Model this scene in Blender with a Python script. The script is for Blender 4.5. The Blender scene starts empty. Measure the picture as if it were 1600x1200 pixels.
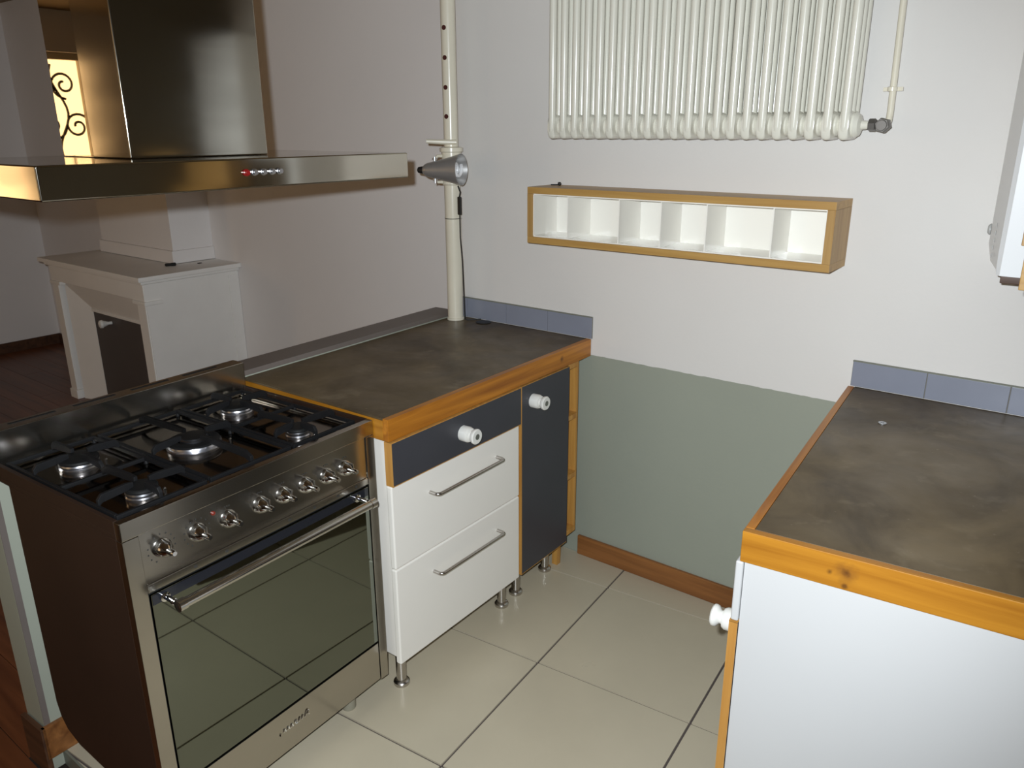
import bpy, bmesh, math, random
from mathutils import Vector, Matrix
random.seed(4)
scene = bpy.context.scene
COL = scene.collection
R = math.radians

# ------------------------------------------------------------------ camera
CAM = Vector((0.0, -2.373, 1.62))
YAW, PIT, ROL = R(-37.731), R(18.016), R(-0.232)
fwd = Vector((math.sin(YAW)*math.cos(PIT), math.cos(YAW)*math.cos(PIT), -math.sin(PIT)))
rt = Vector((math.cos(YAW), -math.sin(YAW), 0)); up = rt.cross(fwd)
rt2 = math.cos(ROL)*rt + math.sin(ROL)*up
up2 = -math.sin(ROL)*rt + math.cos(ROL)*up
cd = bpy.data.cameras.new('camera'); cam = bpy.data.objects.new('camera', cd); COL.objects.link(cam)
m = Matrix((rt2, up2, -fwd)).transposed().to_4x4(); m.translation = CAM
cam.matrix_world = m
cd.sensor_width = 36; cd.sensor_fit = 'HORIZONTAL'; cd.lens = 1227.6/1600*36; cd.clip_start = 0.02
scene.camera = cam

# ------------------------------------------------------------------ world, lights, exposure
w = bpy.data.worlds.new('sky'); scene.world = w; w.use_nodes = True
bg = w.node_tree.nodes['Background']; bg.inputs[0].default_value = (1.0, 0.80, 0.55, 1); bg.inputs[1].default_value = 0.3
scene.view_settings.view_transform = 'Standard'; scene.view_settings.look = 'None'
scene.view_settings.exposure = 0.0; scene.view_settings.gamma = 1.0
scene.view_settings.use_curve_mapping = False

# the camera's own flash, a little left of and above the lens
fl = bpy.data.lights.new('camera_flash', 'SPOT'); fl.energy = 212; fl.color = (0.88, 0.95, 1.0)
fl.shadow_soft_size = 0.012; fl.spot_size = R(104); fl.spot_blend = 0.7
flo = bpy.data.objects.new('camera_flash', fl); COL.objects.link(flo)
m2 = m.copy(); m2.translation = CAM - 0.047*rt2 + 0.05*up2; flo.matrix_world = m2
def window_light(name, loc, rot, sx, sy, e, col):
    l = bpy.data.lights.new(name, 'AREA'); l.shape = 'RECTANGLE'; l.size = sx; l.size_y = sy; l.energy = e; l.color = col
    o = bpy.data.objects.new(name, l); COL.objects.link(o); o.location = loc; o.rotation_euler = rot
WARM = (1.0, 0.62, 0.28)
window_light('daylight_living_window', (-7.06, -3.50, 1.48), (0, R(-90), 0), 1.55, 1.3, 26, WARM)
window_light('daylight_front_window', (-2.9, -5.45, 1.45), (R(90), 0, 0), 4.0, 1.9, 9, WARM)

# ------------------------------------------------------------------ materials
def nodes_of(name):
    mt = bpy.data.materials.new(name); mt.use_nodes = True
    nt = mt.node_tree; return mt, nt, nt.nodes['Principled BSDF']
def lin(c):
    return tuple((x/255/12.92 if x/255 <= 0.04045 else ((x/255+0.055)/1.055)**2.4) for x in c)
def mat(name, col, rough=0.5, metal=0.0, var=0.0, scale=8.0, bump=0.0, bscale=60.0, coat=0.0, stretch=None, rvar=0.0, spec=None, col2=None, em=None, ems=0):
    mt, nt, p = nodes_of(name)
    p.inputs['Base Color'].default_value = (*col, 1); p.inputs['Roughness'].default_value = rough
    p.inputs['Metallic'].default_value = metal
    if coat: p.inputs['Coat Weight'].default_value = coat; p.inputs['Coat Roughness'].default_value = 0.08
    if spec is not None: p.inputs['Specular IOR Level'].default_value = spec
    if em: p.inputs['Emission Color'].default_value = (*em, 1); p.inputs['Emission Strength'].default_value = ems
    L = nt.links.new
    if var or bump or rvar:
        tc = nt.nodes.new('ShaderNodeTexCoord'); mp = nt.nodes.new('ShaderNodeMapping')
        L(tc.outputs['Object'], mp.inputs[0])
        if stretch: mp.inputs['Scale'].default_value = stretch
    if var or rvar:
        n = nt.nodes.new('ShaderNodeTexNoise'); n.inputs['Scale'].default_value = scale; n.inputs['Detail'].default_value = 5
        n.inputs['Roughness'].default_value = 0.6
        L(mp.outputs[0], n.inputs['Vector'])
        r = nt.nodes.new('ShaderNodeMapRange'); r.inputs[1].default_value = 0.3; r.inputs[2].default_value = 0.7
        L(n.outputs[0], r.inputs[0])
        if var:
            mx = nt.nodes.new('ShaderNodeMix'); mx.data_type = 'RGBA'
            c2 = col2 or tuple(c*(1-var) for c in col)
            mx.inputs[6].default_value = (*col, 1); mx.inputs[7].default_value = (*c2, 1)
            L(r.outputs[0], mx.inputs[0]); L(mx.outputs[2], p.inputs['Base Color'])
        if rvar:
            r2 = nt.nodes.new('ShaderNodeMapRange'); r2.inputs[1].default_value = 0.3; r2.inputs[2].default_value = 0.7
            r2.inputs[3].default_value = max(0.02, rough-rvar); r2.inputs[4].default_value = rough+rvar
            L(n.outputs[0], r2.inputs[0]); L(r2.outputs[0], p.inputs['Roughness'])
    if bump:
        n2 = nt.nodes.new('ShaderNodeTexNoise'); n2.inputs['Scale'].default_value = bscale; n2.inputs['Detail'].default_value = 4
        L(mp.outputs[0], n2.inputs['Vector'])
        b = nt.nodes.new('ShaderNodeBump'); b.inputs['Strength'].default_value = bump; b.inputs['Distance'].default_value = 0.004
        L(n2.outputs[0], b.inputs['Height']); L(b.outputs[0], p.inputs['Normal'])
    return mt
def wood(name, light, dark, axis='y', rough=0.45, grain=1.0, knot=None, coat=0.0):
    mt, nt, p = nodes_of(name); L = nt.links.new
    tc = nt.nodes.new('ShaderNodeTexCoord'); mp = nt.nodes.new('ShaderNodeMapping'); L(tc.outputs['Object'], mp.inputs[0])
    s = [45*grain]*3; s['xyz'.index(axis)] = 2.2*grain; mp.inputs['Scale'].default_value = s
    n = nt.nodes.new('ShaderNodeTexNoise'); n.inputs['Scale'].default_value = 1.0; n.inputs['Detail'].default_value = 6; n.inputs['Distortion'].default_value = 0.6
    L(mp.outputs[0], n.inputs['Vector'])
    cr = nt.nodes.new('ShaderNodeValToRGB')
    cr.color_ramp.elements[0].position = 0.3; cr.color_ramp.elements[0].color = (*dark, 1)
    cr.color_ramp.elements[1].position = 0.68; cr.color_ramp.elements[1].color = (*light, 1)
    L(n.outputs[0], cr.inputs[0]); out = cr.outputs[0]
    for (k, rad, kc) in (knot or []):
        vm = nt.nodes.new('ShaderNodeVectorMath'); vm.operation = 'DISTANCE'; vm.inputs[1].default_value = k
        nd = nt.nodes.new('ShaderNodeTexNoise'); nd.inputs['Scale'].default_value = 55; nd.inputs['Detail'].default_value = 3
        L(tc.outputs['Object'], nd.inputs['Vector']); L(tc.outputs['Object'], vm.inputs[0])
        ad = nt.nodes.new('ShaderNodeMath'); ad.operation = 'MULTIPLY_ADD'; ad.inputs[1].default_value = rad*1.6; L(nd.outputs[0], ad.inputs[0]); L(vm.outputs['Value'], ad.inputs[2])
        mr = nt.nodes.new('ShaderNodeMapRange'); mr.inputs[1].default_value = rad*1.0; mr.inputs[2].default_value = rad*2.1; mr.inputs[3].default_value = 0.85; mr.inputs[4].default_value = 0.0
        L(ad.outputs[0], mr.inputs[0])
        mx = nt.nodes.new('ShaderNodeMix'); mx.data_type = 'RGBA'; mx.inputs[7].default_value = (*kc, 1)
        L(mr.outputs[0], mx.inputs[0]); L(out, mx.inputs[6]); out = mx.outputs[2]
    L(out, p.inputs['Base Color']); p.inputs['Roughness'].default_value = rough
    if coat: p.inputs['Coat Weight'].default_value = coat
    b = nt.nodes.new('ShaderNodeBump'); b.inputs['Strength'].default_value = 0.12; b.inputs['Distance'].default_value = 0.002
    L(n.outputs[0], b.inputs['Height']); L(b.outputs[0], p.inputs['Normal'])
    return mt

M = {}
M['wall'] = mat('white_wall_paint', lin((222, 218, 214)), 0.75, var=0.05, scale=1.3, bump=0.12, bscale=90)
M['wall_far'] = mat('lilac_white_wall_paint', lin((239, 235, 233)), 0.8, var=0.05, scale=1.1, bump=0.08, bscale=70)
M['ceil'] = mat('ceiling_boards', lin((150, 128, 98)), 0.7, var=0.2, scale=5)
M['wall_r'] = mat('olive_grey_wall_paint', lin((112, 104, 88)), 0.7, var=0.1, scale=2)
def wall_two_tone():
    mt, nt, p = nodes_of('white_wall_with_green_dado'); L = nt.links.new
    tc = nt.nodes.new('ShaderNodeTexCoord'); sp = nt.nodes.new('ShaderNodeSeparateXYZ'); L(tc.outputs['Object'], sp.inputs[0])
    n = nt.nodes.new('ShaderNodeTexNoise'); n.inputs['Scale'].default_value = 25; L(tc.outputs['Object'], n.inputs['Vector'])
    ma = nt.nodes.new('ShaderNodeMath'); ma.operation = 'MULTIPLY_ADD'; ma.inputs[1].default_value = 0.006; L(n.outputs[0], ma.inputs[0]); L(sp.outputs['Z'], ma.inputs[2])
    gt = nt.nodes.new('ShaderNodeMath'); gt.operation = 'GREATER_THAN'; gt.inputs[1].default_value = 0.832; L(ma.outputs[0], gt.inputs[0])
    n2 = nt.nodes.new('ShaderNodeTexNoise'); n2.inputs['Scale'].default_value = 2.0; n2.inputs['Detail'].default_value = 5; L(tc.outputs['Object'], n2.inputs['Vector'])
    def two(a, b):
        mx = nt.nodes.new('ShaderNodeMix'); mx.data_type = 'RGBA'; mx.inputs[6].default_value = (*lin(a), 1); mx.inputs[7].default_value = (*lin(b), 1)
        L(n2.outputs[0], mx.inputs[0]); return mx.outputs[2]
    mx = nt.nodes.new('ShaderNodeMix'); mx.data_type = 'RGBA'
    L(gt.outputs[0], mx.inputs[0]); L(two((158, 162, 148), (147, 151, 139)), mx.inputs[6]); L(two((224, 221, 217), (214, 210, 206)), mx.inputs[7])
    L(mx.outputs[2], p.inputs['Base Color'])
    mr = nt.nodes.new('ShaderNodeMapRange'); mr.inputs[3].default_value = 0.42; mr.inputs[4].default_value = 0.75; L(gt.outputs[0], mr.inputs[0]); L(mr.outputs[0], p.inputs['Roughness'])
    n3 = nt.nodes.new('ShaderNodeTexNoise'); n3.inputs['Scale'].default_value = 80; n3.inputs['Detail'].default_value = 3; L(tc.outputs['Object'], n3.inputs['Vector'])
    b = nt.nodes.new('ShaderNodeBump'); b.inputs['Strength'].default_value = 0.12; b.inputs['Distance'].default_value = 0.004
    L(n3.outputs[0], b.inputs['Height']); L(b.outputs[0], p.inputs['Normal'])
    return mt
M['wall_back'] = wall_two_tone()
M['green'] = mat('pale_green_paint', lin((166, 169, 154)), 0.5, var=0.06, scale=3, bump=0.06)
M['ledge'] = mat('grey_brown_ledge', lin((118, 108, 102)), 0.45, var=0.15, scale=5)
M['ledge_edge'] = mat('grey_green_edge', lin((120, 122, 110)), 0.45, var=0.1, scale=6)
M['tile'] = mat('cream_floor_tile', lin((194, 183, 160)), 0.32, var=0.10, scale=2.2, rvar=0.06, bump=0.02, bscale=30)
M['grout'] = mat('dark_grout', lin((88, 78, 74)), 0.9, var=0.2, scale=40)
M['plank'] = wood('red_brown_floor_plank', lin((120, 70, 40)), lin((84, 44, 24)), 'x', 0.35, 0.5)
M['plankgap'] = mat('dark_plank_joint', (0.02, 0.012, 0.008), 0.8)
M['oak_base'] = wood('oak_skirting', lin((150, 98, 52)), lin((104, 62, 30)), 'x', 0.4, 0.7)
M['dark_skirt'] = wood('dark_skirting', lin((92, 62, 42)), lin((60, 38, 26)), 'x', 0.45, 0.7)
M['oak_y'] = wood('varnished_oak_edging', lin((190, 122, 34)), lin((142, 82, 18)), 'y', 0.4, 1.0, knot=[((0.0, -0.2, 0.86), 0.010, (0.09, 0.03, 0.006))], coat=0.1)
M['oak_x'] = wood('varnished_oak_edging_knotted', lin((182, 124, 36)), lin((150, 94, 20)), 'x', 0.42, 1.0,
                  knot=[((0.19, -1.048, 0.858), 0.020, (0.20, 0.075, 0.012)), ((0.19, -1.048, 0.860), 0.008, (0.09, 0.03, 0.006)), ((0.162, -1.048, 0.853), 0.005, (0.12, 0.045, 0.008)), ((0.19, -1.048, 0.832), 0.005, (0.12, 0.045, 0.008))], coat=0.1)
M['ply'] = wood('oak_edge_strip', lin((198, 148, 76)), lin((172, 120, 56)), 'z', 0.45, 1.2)
M['ply_x'] = wood('oak_shelf_board', lin((186, 148, 86)), lin((166, 126, 68)), 'x', 0.42, 1.2)
M['ply_z'] = wood('oak_shelf_end', lin((180, 144, 88)), lin((158, 120, 68)), 'z', 0.42, 1.4)
def stone():
    mt, nt, p = nodes_of('waxed_grey_brown_worktop'); L = nt.links.new
    tc = nt.nodes.new('ShaderNodeTexCoord')
    def noise(sc, det=5, dist=0.0, rough=0.6):
        n = nt.nodes.new('ShaderNodeTexNoise'); n.inputs['Scale'].default_value = sc; n.inputs['Detail'].default_value = det
        n.inputs['Distortion'].default_value = dist; n.inputs['Roughness'].default_value = rough
        L(tc.outputs['Object'], n.inputs['Vector']); return n.outputs[0]
    def mr(src, a, b, c, d):
        r = nt.nodes.new('ShaderNodeMapRange'); L(src, r.inputs[0])
        for i, v in enumerate((a, b, c, d)): r.inputs[i+1].default_value = v
        return r.outputs[0]
    def mix(f, a, b):
        mx = nt.nodes.new('ShaderNodeMix'); mx.data_type = 'RGBA'; L(f, mx.inputs[0])
        if isinstance(a, tuple): mx.inputs[6].default_value = (*a, 1)
        else: L(a, mx.inputs[6])
        mx.inputs[7].default_value = (*b, 1); return mx.outputs[2]
    c = mix(mr(noise(4.0, 6, 0.8), 0.35, 0.68, 0, 1), lin((110, 94, 68)), lin((72, 59, 40)))
    c = mix(mr(noise(9.0, 4, 0.3), 0.58, 0.75, 0, 0.5), c, lin((138, 124, 100)))
    c = mix(mr(noise(75.0, 2, 0.0), 0.73, 0.80, 0, 0.45), c, lin((168, 158, 138)))
    L(c, p.inputs['Base Color']); L(mr(noise(6.0, 4), 0.3, 0.7, 0.34, 0.55), p.inputs['Roughness'])
    b = nt.nodes.new('ShaderNodeBump'); b.inputs['Strength'].default_value = 0.05; b.inputs['Distance'].default_value = 0.004
    L(noise(30.0, 3), b.inputs['Height']); L(b.outputs[0], p.inputs['Normal'])
    return mt
M['stone'] = stone()
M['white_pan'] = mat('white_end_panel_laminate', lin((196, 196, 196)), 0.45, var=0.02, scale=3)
M['white_lam'] = mat('white_laminate', lin((238, 233, 225)), 0.35, var=0.02, scale=3)
M['white_gloss'] = mat('white_gloss_laminate', lin((244, 241, 233)), 0.12, var=0.02, scale=3)
M['black_lam'] = mat('anthracite_laminate', lin((62, 62, 68)), 0.45, var=0.12, scale=5)
M['porcelain'] = mat('white_porcelain', lin((228, 226, 220)), 0.12, coat=0.5)
M['screw'] = mat('grey_screw_head', lin((130, 132, 124)), 0.4, metal=0.6)
M['steel'] = mat('brushed_steel', (0.50, 0.47, 0.42), 0.22, metal=1.0, var=0.06, scale=3, rvar=0.03, stretch=(1, 0.6, 3))
M['steel_hood'] = mat('hood_brushed_steel', (0.47, 0.44, 0.38), 0.095, metal=1.0, var=0.08, scale=3, rvar=0.02, stretch=(1, 0.5, 4))
M['steel_mirror'] = mat('polished_steel', (0.47, 0.44, 0.38), 0.012, metal=1.0)
M['steel_dark'] = mat('cooktop_steel', (0.20, 0.17, 0.14), 0.13, metal=1.0, var=0.25, scale=7, rvar=0.06)
M['steel_rod'] = mat('satin_steel_rod', (0.52, 0.49, 0.46), 0.25, metal=1.0)
M['bar'] = mat('polished_steel_bar', (0.62, 0.60, 0.56), 0.2, metal=1.0)
M['chrome'] = mat('chrome', (0.82, 0.82, 0.82), 0.07, metal=1.0)
M['alu'] = mat('burner_aluminium', (0.62, 0.62, 0.66), 0.28, metal=1.0)
M['iron'] = mat('black_cast_iron', (0.007, 0.007, 0.008), 0.6, var=0.3, scale=30, bump=0.15, bscale=200, spec=0.3)
M['blackcap'] = mat('black_enamel', (0.008, 0.008, 0.008), 0.55, spec=0.3)
M['brown_side'] = mat('dark_brown_cooker_side', lin((48, 32, 23)), 0.45, var=0.25, scale=4)  # dark brown, unevenly toned, for cooker sides, flange and side rims
M['oven_glass'] = mat('mirror_oven_glass', (0.20, 0.215, 0.18), 0.025, metal=1.0)
M['oven_band'] = mat('black_oven_glass_border', (0.016, 0.017, 0.022), 0.08)
M['gasket'] = mat('black_rubber', (0.01, 0.01, 0.01), 0.6)
M['print'] = mat('dark_print', (0.03, 0.028, 0.025), 0.6)
M['red'] = mat('red_lens', (0.18, 0.004, 0.004), 0.3)
M['redlamp'] = mat('red_indicator', (0.16, 0.015, 0.006), 0.4)
M['cream'] = mat('cream_gloss_paint', lin((226, 219, 200)), 0.25, var=0.06, scale=10, bump=0.04, bscale=40)
M['rust'] = mat('dark_rust_hole', lin((70, 24, 18)), 0.8)
M['rad'] = mat('radiator_white_enamel', lin((222, 219, 206)), 0.2)
M['brass_dark'] = mat('dark_fitting', (0.20, 0.19, 0.18), 0.45, metal=0.8)
M['black_plastic'] = mat('black_plastic', (0.012, 0.012, 0.012), 0.4)
M['lamp_alu'] = mat('spun_aluminium', (0.50, 0.49, 0.48), 0.38, metal=0.65, var=0.1, scale=20)
M['cfl'] = mat('white_bulb_glass', (0.85, 0.85, 0.86), 0.2)
M['blue_tile'] = mat('grey_blue_glazed_tile', lin((136, 140, 154)), 0.28, var=0.07, scale=6)
M['tile_joint'] = mat('pale_joint', lin((120, 116, 106)), 0.8)
M['boiler'] = mat('white_boiler_steel', lin((236, 238, 240)), 0.3)
M['boiler_side'] = mat('grey_boiler_side', lin((176, 176, 174)), 0.35)
M['mantel'] = mat('cream_mantel_paint', lin((243, 240, 235)), 0.55, var=0.05, scale=5, bump=0.05)
M['grey_door'] = mat('dark_grey_paint', lin((84, 78, 76)), 0.5, var=0.1, scale=5)
M['zinc'] = mat('zinc_washer', (0.6, 0.62, 0.65), 0.45, metal=0.8)
M['win_frame'] = mat('window_frame_paint', lin((190, 175, 150)), 0.5)
M['wrought'] = mat('wrought_iron', (0.03, 0.025, 0.02), 0.5)

# ------------------------------------------------------------------ mesh helpers
class MB:
    def __init__(s): s.v = []; s.f = []
    def add(s, vs, fs):
        o = len(s.v); s.v += [tuple(v) for v in vs]; s.f += [tuple(i+o for i in f) for f in fs]; return s
    def box(s, x0, x1, y0, y1, z0, z1):
        return s.add([(x0,y0,z0),(x1,y0,z0),(x1,y1,z0),(x0,y1,z0),(x0,y0,z1),(x1,y0,z1),(x1,y1,z1),(x0,y1,z1)],
                     [(0,3,2,1),(4,5,6,7),(0,1,5,4),(1,2,6,5),(2,3,7,6),(3,0,4,7)])
    def prism(s, poly, a0, a1, axis='z'):
        n = len(poly)
        def P(p, a):
            if axis == 'z': return (p[0], p[1], a)
            if axis == 'x': return (a, p[0], p[1])
            return (p[0], a, p[1])
        vs = [P(p, a0) for p in poly]+[P(p, a1) for p in poly]
        return s.add(vs, [tuple(range(n))[::-1], tuple(range(n, 2*n))]+[(i, (i+1) % n, n+(i+1) % n, n+i) for i in range(n)])
    def lathe(s, prof, o=(0,0,0), d=(0,0,1), n=20, closed=False):
        d = Vector(d).normalized(); a = d.orthogonal().normalized(); b = d.cross(a); o = Vector(o)
        vs = []; fs = []
        for (r, h) in prof:
            for i in range(n):
                t = 2*math.pi*i/n; vs.append(o+d*h+a*(r*math.cos(t))+b*(r*math.sin(t)))
        k = len(prof)
        for j in range(k-1):
            for i in range(n):
                fs.append((j*n+i, j*n+(i+1) % n, (j+1)*n+(i+1) % n, (j+1)*n+i))
        if closed:
            for i in range(n): fs.append(((k-1)*n+i, (k-1)*n+(i+1) % n, (i+1) % n, i))
        else:
            fs.append(tuple(range(n))[::-1]); fs.append(tuple(range((k-1)*n, k*n)))
        return s.add(vs, fs)
    def tube(s, pts, r, n=10, rads=None):
        pts = [Vector(p) for p in pts]; vs = []; fs = []; N = len(pts); a = None
        for j, p in enumerate(pts):
            t = (pts[min(j+1, N-1)]-pts[max(j-1, 0)]).normalized()
            if a is None: a = t.orthogonal().normalized()
            a = (a-t*a.dot(t)).normalized(); b = t.cross(a); rr = rads[j] if rads else r
            for i in range(n):
                q = 2*math.pi*i/n; vs.append(p+a*rr*math.cos(q)+b*rr*math.sin(q))
        for j in range(N-1):
            for i in range(n): fs.append((j*n+i, j*n+(i+1) % n, (j+1)*n+(i+1) % n, (j+1)*n+i))
        fs.append(tuple(range(n))[::-1]); fs.append(tuple(range((N-1)*n, N*n)))
        return s.add(vs, fs)
    def build(s, name, material, parent=None, bev=0.0, seg=2, smooth=True, ang=35):
        me = bpy.data.meshes.new(name); me.from_pydata(s.v, [], s.f)
        bm = bmesh.new(); bm.from_mesh(me)
        bmesh.ops.recalc_face_normals(bm, faces=bm.faces)
        if bev:
            es = [e for e in bm.edges if len(e.link_faces) == 2 and e.calc_face_angle(0) > R(30)]
            bmesh.ops.bevel(bm, geom=es, offset=bev, segments=seg, affect='EDGES', profile=0.5)
        bm.to_mesh(me); bm.free()
        if smooth:
            me.polygons.foreach_set('use_smooth', [True]*len(me.polygons)); me.set_sharp_from_angle(angle=R(ang))
        me.materials.append(M[material] if isinstance(material, str) else material)
        o = bpy.data.objects.new(name, me); COL.objects.link(o)
        if parent: o.parent = parent
        if bev and smooth:
            wn = o.modifiers.new('weighted_normals', 'WEIGHTED_NORMAL'); wn.keep_sharp = True; wn.weight = 100
        return o
def B(*a): return MB().box(*a)
def tag(o, label=None, cat=None, group=None, kind=None):
    if label: o['label'] = label
    if cat: o['category'] = cat
    if group: o['group'] = group
    if kind: o['kind'] = kind
    return o
def thing(name, label, cat, loc=(0,0,0), rz=0.0, group=None, kind=None):
    o = bpy.data.objects.new(name, None); COL.objects.link(o); o.location = loc; o.rotation_euler = (0, 0, R(rz)); o.empty_display_size = 0.05
    return tag(o, label, cat, group, kind)
def struct(name, mb, material, parent=None, bev=0.0):
    o = mb.build(name, material, parent, bev)
    if not parent: o['kind'] = 'structure'
    return o
def arc(c, r, a0, a1, n, plane='xz'):
    out = []
    for i in range(n+1):
        t = R(a0+(a1-a0)*i/n); u, v = r*math.cos(t), r*math.sin(t)
        out.append({'xz': (c[0]+u, c[1], c[2]+v), 'xy': (c[0]+u, c[1]+v, c[2]), 'yz': (c[0], c[1]+u, c[2]+v)}[plane])
    return out

# ------------------------------------------------------------------ setting
ZL = -0.05       # living room floor level
YF = 0.33        # living room back wall
XL = -6.81       # living room left wall
struct('wall_back', MB().box(-2.03, 0.9, 0, 0.45, ZL-0.05, 2.5).box(-2.135, -2.03, 0.012, 0.45, ZL-0.05, 2.5), 'wall_back')
struct('wall_far', B(XL-0.2, -2.135, YF, YF+0.12, ZL-0.05, 2.5), 'wall_far')
# left wall with a window opening
wy0, wy1, wz0, wz1 = -3.93, -2.95, 0.75, 2.20
struct('wall_left', MB().box(XL-0.2, XL, -5.4, wy0, ZL, 2.5).box(XL-0.2, XL, wy1, YF, ZL, 2.5).box(XL-0.2, XL, wy0, wy1, ZL, wz0).box(XL-0.2, XL, wy0, wy1, wz1, 2.5), 'wall_far')
# front wall behind the camera with a wide window
fx0, fx1, fz0, fz1 = -4.9, -0.9, 0.5, 2.4
struct('wall_front', MB().box(XL-0.2, fx0, -5.4, -5.2, ZL, 2.5).box(fx1, 1.6, -5.4, -5.2, ZL, 2.5).box(fx0, fx1, -5.4, -5.2, ZL, fz0).box(fx0, fx1, -5.4, -5.2, fz1, 2.5), 'wall_far')
wr = MB().box(0.66, 0.80, -5.6, 0.15, ZL, 2.5)
o = struct('wall_right', wr, 'wall_r'); o.location = (-0.568, -0.005, 0); o.rotation_euler = (0, 0, R(5.3))
struct('ceiling', B(XL-0.2, 1.9, -5.4, 0.45, 2.5, 2.6), 'ceil')

# kitchen floor: slab, then single tiles turned 5.2 degrees
def clip(poly, a, b, c):      # keep a*x+b*y+c >= 0
    out = []
    for i in range(len(poly)):
        p, q = poly[i], poly[(i+1) % len(poly)]
        dp, dq = a*p[0]+b*p[1]+c, a*q[0]+b*q[1]+c
        if dp >= 0: out.append(p)
        if (dp >= 0) != (dq >= 0):
            t = dp/(dp-dq); out.append((p[0]+t*(q[0]-p[0]), p[1]+t*(q[1]-p[1])))
    return out
YE = -1.745
fl_k = struct('floor', B(-2.125, 0.30, YE, 0.0, ZL-0.02, -0.005), 'grout')
ta = R(5.2); ca, sa = math.cos(ta), math.sin(ta); pit = 0.506; gap = 0.0035
ox, oy = -1.228, -0.657
for i in range(-3, 5):
    for j in range(-4, 3):
        sq = [(i*pit+gap, j*pit+gap), ((i+1)*pit-gap, j*pit+gap), ((i+1)*pit-gap, (j+1)*pit-gap), (i*pit+gap, (j+1)*pit-gap)]
        sq = [(ox+x*ca-y*sa, oy+x*sa+y*ca) for x, y in sq]
        for (a, b, c) in ((1, 0, 2.12), (-1, 0, 0.30), (0, 1, -YE), (0, -1, -0.002)): 
            sq = clip(sq, a, b, c)
            if len(sq) < 3: break
        if len(sq) < 3: continue
        MB().prism(sq, -0.0055, 0.0).build('tile', 'tile', fl_k, smooth=False)
struct('trim_1', B(-2.06, 0.30, YE-0.006, YE-0.0005, ZL, -0.001), 'ledge_edge')

# living room floor of single planks
fl_l = struct('floor', B(XL, 1.6, -5.2, YF, ZL-0.03, ZL-0.004), 'plankgap')
pw = 0.14
y = -1.803-10*pw; row = 0
while y < YF-0.01:
    x = XL-[0, 0.6, 0.3, 0.9][row % 4]; hi = min(y+pw-0.002, YF-0.001)
    lim = 1.2 if hi < -1.80 else -2.236-min(y, 0)*0.0419
    while x < lim:
        x0, x1 = max(x, XL+0.001), min(x+1.348, lim)
        if x1-x0 > 0.05: B(x0, x1, y, hi, ZL-0.0045, ZL).build('plank', 'plank', fl_l, smooth=False)
        x += 1.35
    y += pw; row += 1
B(-2.03, 1.2, -1.802, YE-0.007, ZL-0.0045, ZL).build('plank', 'plank', fl_l, smooth=False)

# low partition behind cooker and counter
part = thing('wall_partition', None, None, (-2.125, 0, 0), 2.4, kind='structure')
B(-0.10, 0.0, -1.782, -0.006, ZL, 0.893).build('partition_core', 'green', part, 0.003)
B(-0.106, 0.004, -1.785, -0.006, 0.893, 0.910).build('ledge', 'ledge', part, 0.002)
o = MB().box(0.0, 0.014, -1.795, -1.60, 0.0, 0.10).build('baseboard', 'oak_base', part, 0.002)
MB().box(-0.10, 0.014, -1.799, -1.785, ZL, 0.10).build('baseboard', 'dark_skirt', part, 0.002)
B(0.0002, 0.002, -1.782, -1.767, 0.10, 0.893).build('corner_bead', 'ledge', part)
# skirting
struct('baseboard_back', B(-1.50, 0.05, -0.014, 0, 0, 0.082), 'oak_base', bev=0.003)
struct('baseboard_far', MB().box(XL, -5.36, YF-0.014, YF, ZL, 0.03).box(-4.06, -2.24, YF-0.014, YF, ZL, 0.03), 'dark_skirt')
struct('baseboard_left', B(XL, XL+0.014, -5.0, YF-0.016, ZL, 0.03), 'dark_skirt')
# chimney breast above the mantel
cb = struct('wall_chimney_breast', B(-5.25, -4.40, 0.07, YF, 0.872, 2.5), 'wall_far')
B(-5.265, -4.385, 0.055, YF-0.001, 0.871, 0.945).build('plinth', 'wall_far', cb, 0.003)

# windows
w1 = thing('window_1', None, None, (XL-0.1, 0, 0), 0, kind='structure')
for (a, b, c, d) in ((wy0, wy0+0.06, wz0, wz1), (wy1-0.06, wy1, wz0, wz1), (wy0+0.06, wy1-0.06, wz0, wz0+0.06), (wy0+0.06, wy1-0.06, wz1-0.05, wz1)):
    B(-0.03, 0.03, a, b, c, d).build('window_frame', 'win_frame', w1, 0.003)
w2 = thing('window_2', None, None, (0, -5.3, 0), 0, kind='structure')
for (a, b, c, d) in ((fx0, fx0+0.07, fz0, fz1), (fx1-0.07, fx1, fz0, fz1), (fx0+0.07, fx1-0.07, fz0, fz0+0.07), (fx0+0.07, fx1-0.07, fz1-0.07, fz1), (-2.94, -2.86, fz0+0.07, fz1-0.07)):
    B(a, b, -0.03, 0.03, c, d).build('window_frame', 'win_frame', w2, 0.003)
# wrought iron scroll grille outside window_1
gr = thing('window_grille', 'wrought-iron scroll grille in the sunlit window, mirrored in the hood chimney', 'grille', (XL-0.16, 0, wz0), 0)
def spiral(cy, cz, r0, turns, dirn, a0):
    pts = []
    for i in range(31):
        t = i/30; a = R(a0)+dirn*t*turns*2*math.pi; r = r0*(1-0.82*t); pts.append((0, cy+r*math.cos(a), cz+r*math.sin(a)))
    return pts
for k in range(4):
    y0 = wy0+0.12+k*0.20
    for q, zz in enumerate((0.2, 0.55, 0.9, 1.22)):
        MB().tube(spiral(y0+(0.05 if q % 2 else -0.01), zz, 0.11, 1.5, 1 if (k+q) % 2 else -1, 90*q), 0.010, 6).build('scroll', 'wrought', gr)
    MB().tube([(0, y0+0.1+0.05*math.sin(t*0.5), 0.0+t*0.0456) for t in range(31)], 0.010, 6).build('bar', 'wrought', gr)

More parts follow.
